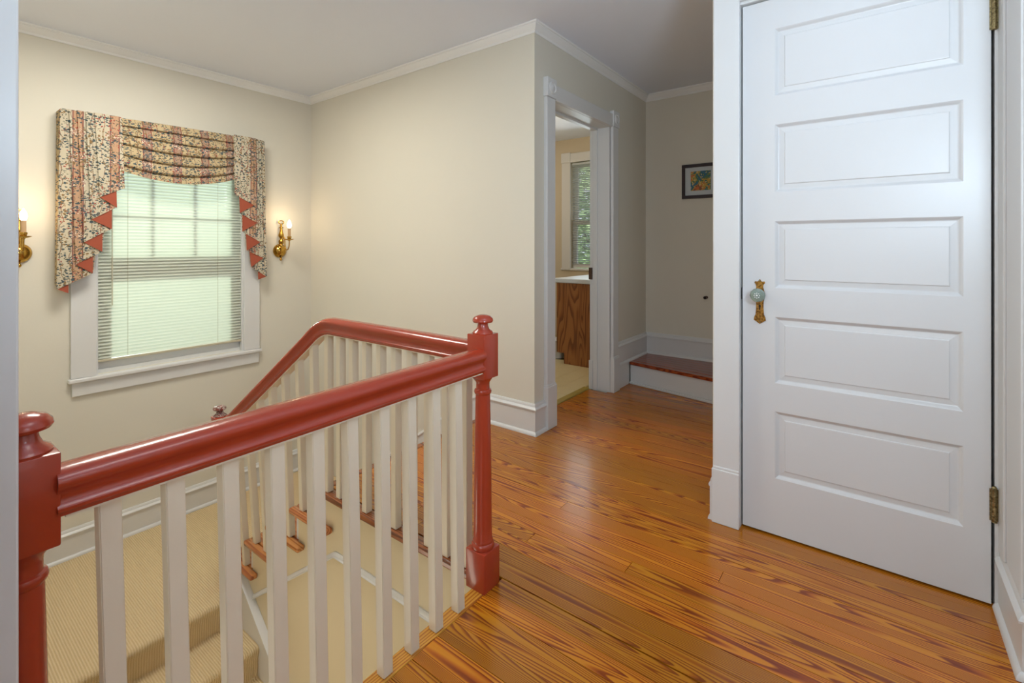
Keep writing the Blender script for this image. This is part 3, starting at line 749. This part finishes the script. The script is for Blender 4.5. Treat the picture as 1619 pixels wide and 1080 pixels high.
# swag: a draped sheet with soft horizontal folds
bm = NB(); NU, NS = 48, 110; xa, xb = 0.925, 1.632; G = []
for s in range(NS+1):
    q = s/NS; row = []
    for u in range(NU+1):
        t = u/NU; sag = 4*t*(1-t)
        zend = 1.916-0.325*q**1.0+0.010*t
        z = zend-(0.012+0.055*q)*sag*q**0.6
        ph = (q**0.95)*5.6+0.10*math.sin(3.1*t+5*q)
        fr = ph-math.floor(ph)
        wv = (fr**0.55)*(1-fr**7)
        y = YV+0.004-0.014*sag-0.034*wv*(0.70+0.30*sag)*min(1, q*9)-0.012*math.sin(PI*q)
        z -= 0.016*wv*min(1, q*9)*(1-q*0.6)
        row.append(bm.verts.new((xa+(xb-xa)*t, y, z)))
    G.append(row)
for s in range(NS):
    for u in range(NU): bm.faces.new((G[s][u], G[s][u+1], G[s+1][u+1], G[s+1][u]))
r = bmesh.ops.extrude_face_region(bm, geom=bm.faces[:])
for g in r['geom']:
    if isinstance(g, bmesh.types.BMVert): g.co.y += 0.002
obj('swag', bm, M['print2'], va, 60)

# ------------------------------------------------------------------ sconces
def sconce(x, lab, on=True):
    s = thing('wall_sconce', lab, 'sconce', (x, YW, 1.055), 'brass candle sconces beside the stair window')
    # local: y negative = into the room
    bm = NB(); lathe(bm, [(0.050, 0), (0.056, -0.004), (0.057, -0.010), (0.052, -0.016), (0.044, -0.028), (0.030, -0.040), (0.014, -0.046), (0.002, -0.047)], (0, 0, 0), 32, 'y'); obj('back_plate', bm, M['brass'], s, 50)
    bm = NB(); lathe(bm, [(0.004, -0.082), (0.009, -0.078), (0.011, -0.071), (0.008, -0.064), (0.005, -0.060), (0.009, -0.056), (0.009, -0.050)], (0, -0.026, 0), 20); obj('finial', bm, M['brass'], s, 50)
    bm = NB(); lathe(bm, [(0.010, 0.035), (0.012, 0.045), (0.009, 0.052), (0.019, 0.060), (0.021, 0.075), (0.019, 0.088), (0.010, 0.094), (0.009, 0.102), (0.017, 0.112), (0.022, 0.122), (0.021, 0.135), (0.014, 0.155), (0.010, 0.180), (0.009, 0.186), (0.018, 0.190), (0.018, 0.194), (0.008, 0.198), (0.007, 0.212), (0.006, 0.220)], (0, -0.030, 0), 24); obj('stem', bm, M['brass'], s, 50)
    bm = NB(); tube(bm, [(0.022*math.cos(a), -0.030, 0.236+0.014*math.sin(a)) for a in [2*PI*k/20 for k in range(21)]], 0.0042, 8); obj('loop', bm, M['brass'], s, 50)
    # swan-neck arm
    path = []
    ctrl = [(0, -0.045, 0.086), (0, -0.062, 0.100), (0, -0.074, 0.112), (0, -0.084, 0.104), (0, -0.088, 0.085), (0, -0.091, 0.050), (0, -0.100, 0.020), (0, -0.120, 0.008), (0, -0.142, 0.016), (0, -0.156, 0.040), (0, -0.160, 0.066), (0, -0.160, 0.086)]
    for i in range(len(ctrl)-1):
        p0 = Vector(ctrl[max(i-1, 0)]); p1 = Vector(ctrl[i]); p2 = Vector(ctrl[i+1]); p3 = Vector(ctrl[min(i+2, len(ctrl)-1)])
        for k in range(4):
            t = k/4; path.append(0.5*((2*p1)+(p2-p0)*t+(2*p0-5*p1+4*p2-p3)*t*t+(3*p1-p0-3*p2+p3)*t**3))
    path.append(Vector(ctrl[-1]))
    bm = NB(); tube(bm, path, 0.0045, 10); obj('arm', bm, M['brass'], s, 50)
    bm = NB(); lathe(bm, [(0.006, 0.080), (0.010, 0.086), (0.030, 0.091), (0.036, 0.097), (0.034, 0.098), (0.013, 0.096), (0.014, 0.102), (0.017, 0.112), (0.016, 0.118), (0.012, 0.119)], (0, -0.160, 0), 28); obj('drip_pan', bm, M['brass'], s, 50)
    bm = NB(); lathe(bm, [(0.0115, 0.118), (0.0115, 0.183), (0.009, 0.185)], (0, -0.160, 0), 20); cd = obj('candle_sleeve', bm, M['candle'], s, 50)
    bm = NB(); lathe(bm, [(0.008, 0.184), (0.0135, 0.192), (0.0170, 0.206), (0.0155, 0.222), (0.0095, 0.238), (0.004, 0.248), (0.001, 0.252)], (0, -0.160, 0), 20); obj('candle_bulb', bm, M['bulb'], s, 60)
    point('sconce_glow', (x, YW-0.160, 1.055+0.275), 0.95, (1.0, 0.74, 0.46), 0.02)
    return s
sconce(2.030, 'brass candle sconce with lit bulb right of the valance near the wall corner')
sconce(0.500, 'brass candle sconce with lit bulb left of the valance, half hidden by the white casing')

# ------------------------------------------------------------------ newel posts
def newel(loc, lab, h=0.875, dx=0.0, capmat='red'):
    """loc = foot; h = full height; top leans by dx"""
    t = thing('newel_post', lab, 'newel post', loc)
    k = h-0.875
    def sh(bm):
        for v in bm.verts: v.co.x += dx*v.co.z/h
        return bm
    bm = NB(); box(bm, (-0.039, -0.039, 0), (0.039, 0.039, 0.124), 0.0025); obj('base_block', sh(bm), M['red'], t, 30)
    bm = NB()
    lathe(bm, [(0.030, 0.122), (0.036, 0.126), (0.0375, 0.133), (0.0355, 0.140), (0.0325, 0.143), (0.0335, 0.147), (0.0325, 0.152), (0.0305, 0.156),
               (0.0300, 0.20), (0.0285, 0.36+k*0.4), (0.0262, 0.50+k*0.8), (0.0238, 0.612+k), (0.0235, 0.618+k), (0.0270, 0.622+k), (0.0285, 0.628+k), (0.0265, 0.634+k), (0.0222, 0.636+k),
               (0.0218, 0.650+k), (0.0225, 0.658+k), (0.030, 0.668+k), (0.034, 0.674+k)], (0, 0, 0), 32)
    obj('shaft', sh(bm), M['red'], t, 35)
    bm = NB(); box(bm, (-0.036, -0.036, 0.674+k), (0.036, 0.036, 0.815+k), 0.0025); obj('top_block', sh(bm), M['red'], t, 30)
    bm = NB()
    lathe(bm, [(0.033, 0.814+k), (0.0335, 0.818+k), (0.030, 0.823+k), (0.0215, 0.829+k), (0.0175, 0.838+k), (0.0165, 0.846+k), (0.020, 0.849+k), (0.031, 0.851+k), (0.034, 0.856+k), (0.0325, 0.863+k), (0.026, 0.870+k), (0.012, 0.875+k), (0.002, 0.8755+k)], (0, 0, 0), 32)
    obj('cap', sh(bm), M[capmat], t, 35)
    return t
newel((1.189, 1.016, 0), 'red turned newel post at the floor corner where the two handrails meet')
newel((0.1335, 1.016, 0), 'red newel post at far left, half hidden behind the white casing', 0.848)
newel((1.240, 2.975, LZ), 'red newel post down at the stair landing with only its worn knob showing', 1.015, -0.060, 'worn')

# ------------------------------------------------------------------ handrails and balusters
RAIL = [(0.024, 0.0), (0.026, 0.006), (0.030, 0.009), (0.030, 0.014), (0.025, 0.018), (0.022, 0.026), (0.023, 0.034), (0.029, 0.043), (0.034, 0.050), (0.035, 0.058), (0.031, 0.066), (0.022, 0.072), (0.010, 0.075)]
RAIL = [(a, b*0.94) for a, b in RAIL]+[(-a, b*0.94) for a, b in RAIL[::-1]]
FIL = [(0.0225, 0.001), (0.0225, -0.004), (-0.0225, -0.004), (-0.0225, 0.001)]
ra = thing('stair_railing', 'straight red handrail on cream square balusters along the near edge of the stairwell', 'railing', (0, 0, 0))
bm = NB(); sweep(bm, RAIL, [(0.165, YN, 0.690), (0.60, YN, 0.693), (1.156, YN, 0.700)]); obj('handrail', bm, M['red'], ra, 42)
bm = NB(); sweep(bm, FIL, [(0.175, YN, 0.690), (0.60, YN, 0.693), (1.149, YN, 0.700)]); obj('fillet_strip', bm, M['baluster'], ra)
def bal(bm, p0, p1, w=0.0150, sl_=0.0):
    """square baluster from foot centre p0 to top centre p1"""
    A = [bm.verts.new((p0[0]+a*w, p0[1]+b*w, p0[2])) for a, b in ((-1, -1), (1, -1), (1, 1), (-1, 1))]
    B = [bm.verts.new((p1[0]+a*w, p1[1]+b*w, p1[2]+b*w*sl_)) for a, b in ((-1, -1), (1, -1), (1, 1), (-1, 1))]
    F = [bm.faces.new(A[::-1]), bm.faces.new(B)]
    for i in range(4): F.append(bm.faces.new((A[i], A[(i+1) % 4], B[(i+1) % 4], B[i])))
    bmesh.ops.bevel(bm, geom=list(set(e for f in F for e in f.edges)), offset=0.0018, segments=2, affect='EDGES')
    return bm
for k in range(10):
    x = 1.061-0.0905*k
    j = random.uniform(-0.002, 0.002)
    bm = NB(); bal(bm, (x, YN, 0.001), (x-0.012-0.004*(k/9)+j, YN, 0.698)); obj('baluster', bm, M['baluster'], ra, 30)
rb = thing('stair_railing', 'red handrail that bends and slopes down beside the stairs to the landing', 'railing', (0, 0, 0))
def railz(y):
    if y <= 1.90: return 0.708
    if y >= 2.06: return 0.640-0.716*(y-2.06)
    t = (y-1.90)/0.16
    return 0.708*(1-t)**2+2*t*(1-t)*0.712+t*t*0.640
def railx(y): return XN if y < 2.0 else XN-0.042*(y-2.0)/0.93
path = [(XN, 1.05, 0.706), (XN, 1.45, 0.708)]+[(railx(y), y, railz(y)) for y in [1.80, 1.86, 1.90, 1.925, 1.95, 1.975, 2.0, 2.025, 2.05, 2.08, 2.12, 2.3, 2.6, 2.95]]
bm = NB(); sweep(bm, RAIL, path); obj('handrail', bm, M['red'], rb, 42)
bm = NB(); sweep(bm, FIL, [(path[0][0], path[0][1]+0.01, path[0][2])]+path[1:-1]+[(railx(2.90), 2.90, railz(2.90))]); obj('fillet_strip', bm, M['baluster'], rb)
for k in range(10):
    y = 1.12+0.0925*k
    bm = NB(); bal(bm, (XN, y, 0.001), (XN, y, railz(y)+0.003), sl_=(railz(y+0.015)-railz(y-0.015))/0.03); obj('baluster', bm, M['baluster'], rb, 30)
ys = []
for k in range(4):
    z = -0.165*(k+1)
    for off in (0.045, 0.162):
        y = 2.018+0.235*k+off
        ys.append((y, z))
for y, z in ys:
    bm = NB(); xt = railx(y)-0.002; bal(bm, (1.236, y, z+0.0005), (xt, y+0.004, railz(y+0.004)+0.003), sl_=-0.716); obj('baluster', bm, M['baluster'], rb, 30)

# ------------------------------------------------------------------ upper flight of stairs
st = thing('staircase', 'wooden stairs with cream stringer descending from the hall to the carpeted landing', 'stairs', (0, 0, 0))
SX = 1.240
pts = [(1.035, -0.03), (2.0, -0.03)]
for k in range(5):
    y = 2.0+0.235*k; zt = -0.165*(k+1)
    pts += [(y, zt-0.03 if k < 4 else LZ-0.03)]
    if k < 4: pts += [(y+0.235, zt-0.03)]
pts += [(2.925, LZ-0.03), (2.925, LOW), (1.035, LOW)]
bm = NB(); prism(bm, pts, 'x', SX, SX+0.03); obj('stringer', bm, M['cream'], st)
for k in range(5):
    y = 2.0+0.235*k; z = -0.165*(k+1)
    bm = NB(); box(bm, (SX+0.001, y, z-(0.0 if k < 4 else 0.01)), (XC-0.018, y+0.018, z+0.165-0.029)); obj('riser', bm, M['white'], st)
    if k < 4:
        bm = NB(); box(bm, (SX-0.001, y+0.001, z-0.028), (XC-0.018, y+0.257, z), 0.009, 3)
        tr = obj('tread', bm, M['tread'], st, 40)
        bm = NB(); box(bm, (1.199, y-0.060, z-0.028), (SX-0.0015, y+0.257, z), 0.009, 3); obj('return_nosing', bm, M['tread'], tr, 40)
# moulding on the well wall: level under the floor, then down the slope
MO = [(0, 0), (0.016, 0.0), (0.018, 0.004), (0.012, 0.008), (0.010, 0.016), (0.005, 0.022), (0, 0.022)]
bm = NB(); sweep(bm, MO, [(SX, 2.75, -0.285-0.69*(2.75-1.915)), (SX, 1.92, -0.289), (SX, 1.912, -0.286), (SX, 1.035, -0.286)]); obj('panel_moulding', bm, M['white'], st, 40)
# well face below the near railing
bm = NB(); box(bm, (0.092, 1.012, LOW), (SX-0.001, 1.030, -0.024)); obj('well_fascia', bm, M['cream'], st)

# ------------------------------------------------------------------ landing and lower flight
lf = thing('lower_staircase', 'lower flight with skirt board turning back under the hall floor from the landing', 'stairs', (0, 0, 0))
LS = 0.165/0.25
pts = [(YW-0.002, LZ-0.012), (2.835, LZ-0.012)]
y = 2.835; z = LZ
for k in range(6):
    z -= 0.165; pts += [(y, z-0.012), (y-0.25, z-0.012)]; y -= 0.25
pts += [(y, LOW), (YW-0.002, LOW)]
bm = NB(); prism(bm, pts, 'x', 0.095, SX-0.001); obj('steps', bm, M['white'], lf)
bm = NB(); box(bm, (SX-0.001, 2.96, LZ-0.15), (XC-0.002, YW-0.001, LZ-0.012)); obj('landing_deck', bm, M['white'], lf)
# skirt board with its top bead
def skz(y): return -0.832+0.80*(y-2.67)
bm = NB(); prism(bm, [(2.84, skz(2.84)), (1.20, skz(1.20)), (1.20, skz(1.20)-0.5), (2.84, skz(2.84)-0.5)], 'x', 1.208, SX-0.0005); obj('skirt_board', bm, M['white'], lf)
bm = NB(); sweep(bm, [(-0.032, 0), (-0.036, 0.002), (-0.036, 0.006), (-0.028, 0.009), (-0.016, 0.009), (-0.008, 0.014), (0.0, 0.014), (0, 0)], [(SX-0.0005, 1.20, skz(1.20)), (SX-0.0005, 2.84, skz(2.84))]); obj('skirt_cap', bm, M['white'], lf, 40)
# carpet following landing and steps with rounded noses
def carpet_profile():
    o = [(YW-0.03, LZ)]; y = 2.81; z = LZ
    for k in range(6):
        rr = 0.022
        for a in range(0, 6):
            t = a/5*(PI*0.62); o.append((y+rr-rr*math.sin(t)-0.0, z-rr+rr*math.cos(t)))
        o.append((y+0.012, z-0.060)); o.append((y+0.018, z-0.158)); z -= 0.165
        o.append((y+0.008, z-0.001)); y -= 0.25
    return o
cp = carpet_profile()
bm = NB()
def strip(x0, x1):
    A = [bm.verts.new((x0, p[0], p[1])) for p in cp]; B = [bm.verts.new((x1, p[0], p[1])) for p in cp]
    for i in range(len(cp)-1): bm.faces.new((A[i], A[i+1], B[i+1], B[i]))
strip(0.095, 1.207)
r = bmesh.ops.extrude_face_region(bm, geom=bm.faces[:])
for g in r['geom']:
    if isinstance(g, bmesh.types.BMVert): g.co.z -= 0.010; g.co.y += 0.004
cpt = thing('stair_carpet', 'tan ribbed carpet covering the landing and the lower steps', 'carpet', (0, 0, 0))
obj('runner', bm, M['carpet'], cpt, 50)
bm = NB(); box(bm, (1.207, 2.955, LZ-0.010), (XC-0.002, YW-0.031, LZ), 0.002); obj('landing_piece', bm, M['carpet'], cpt)
bm = NB(); box(bm, (-0.02, 1.0, LOW-0.1), (XC, YW, LOW)); struct('floor_lower', bm, M['floor'])

# ------------------------------------------------------------------ picture and door stop on the far wall
pc = thing('framed_picture', 'small abstract print in a dark frame with pale mat on the far hall wall', 'picture', (XF, 1.118, 1.619))
hw = 0.148; hh = 0.139; f = 0.026
bm = NB()
for a, b in (((-hw, -hh), (hw, -hh+f)), ((-hw, hh-f), (hw, hh)), ((-hw, -hh+f), (-hw+f, hh-f)), ((hw-f, -hh+f), (hw, hh-f))):
    box(bm, (-0.022, a[0], a[1]), (-0.001, b[0], b[1]), 0.002)
obj('frame', bm, M['frame'], pc)
bm = NB(); box(bm, (-0.012, -hw+f, -hh+f), (-0.008, hw-f, hh-f)); obj('mat', bm, M['mat'], pc)
bm = NB(); box(bm, (-0.0135, -0.078, -0.076), (-0.012, 0.078, 0.080)); obj('print', bm, M['art'], pc)
ds = thing('door_stop', 'small dark bronze knob-shaped door stop low on the far wall', 'door stop', (XF, 1.076, 0.684))
bm = NB(); lathe(bm, [(0.012, 0), (0.012, -0.003), (0.005, -0.006), (0.004, -0.030), (0.010, -0.034), (0.013, -0.040), (0.012, -0.048), (0.003, -0.050)], (0, 0, 0), 18, 'x'); obj('stop_body', bm, M['bronze'], ds, 40)
bm = NB(); lathe(bm, [(0.011, -0.048), (0.010, -0.053), (0.003, -0.054)], (0, 0, 0), 18, 'x'); obj('rubber_tip', bm, M['dark'], ds, 40)

# ------------------------------------------------------------------ outdoors beyond the bathroom window
bm = NB(); box(bm, (5.6, -12, -3.2), (40, 25, -3.0)); struct('ground_outside', bm, M['outside'])
def tree(x, y, h, r, seed, lab):
    rg = random.Random(seed)
    t = thing('tree', lab, 'tree', (x, y, -3.0), 'trees beyond the bathroom window')
    bm = NB(); tube(bm, [(0, 0, 0), (0.05, 0.03, h*0.4), (0.0, 0.1, h*0.8)], [0.18, 0.13, 0.05], 10)
    for k in range(5):
        a = rg.uniform(0, 6.28); z0 = h*rg.uniform(0.35, 0.6)
        tube(bm, [(0.03, 0.03, z0), (0.5*r*math.cos(a), 0.5*r*math.sin(a), z0+0.5), (0.8*r*math.cos(a), 0.8*r*math.sin(a), z0+1.1)], [0.06, 0.04, 0.02], 6)
    obj('trunk', bm, M['bark'], t)
    vs = []; fs = []
    for i in range(5200):
        while True:
            p = Vector((rg.uniform(-1, 1), rg.uniform(-1, 1), rg.uniform(-1, 1)))
            if 0.25 < p.length < 1: break
        c = Vector((p.x*r, p.y*r, h*0.62+p.z*h*0.45))
        q = Matrix.Rotation(rg.uniform(0, 6.28), 3, 'Z') @ Matrix.Rotation(rg.uniform(0, 3.1), 3, 'X')
        s = rg.uniform(0.06, 0.13); b = len(vs)
        for a_, b_ in ((-1, 0), (0, -0.5), (1.0, 0), (0, 0.5)): vs.append(c+q @ Vector((a_*s, b_*s, 0)))
        fs.append((b, b+1, b+2, b+3))
    me = bpy.data.meshes.new('foliage'); me.from_pydata([tuple(v) for v in vs], [], fs); me.materials.append(M['leaf'])
    o = bpy.data.objects.new('foliage', me); C.objects.link(o); o.parent = t; o['kind'] = 'stuff'
tree(10.5, 5.2, 6.4, 1.9, 1, 'leafy green tree seen through the left of the bathroom window')
tree(10.8, 1.0, 7.2, 1.9, 2, 'leafy green tree beyond the right of the bathroom window')
tree(15.0, 7.4, 7.5, 2.4, 3, 'taller green tree farther beyond the bathroom window')
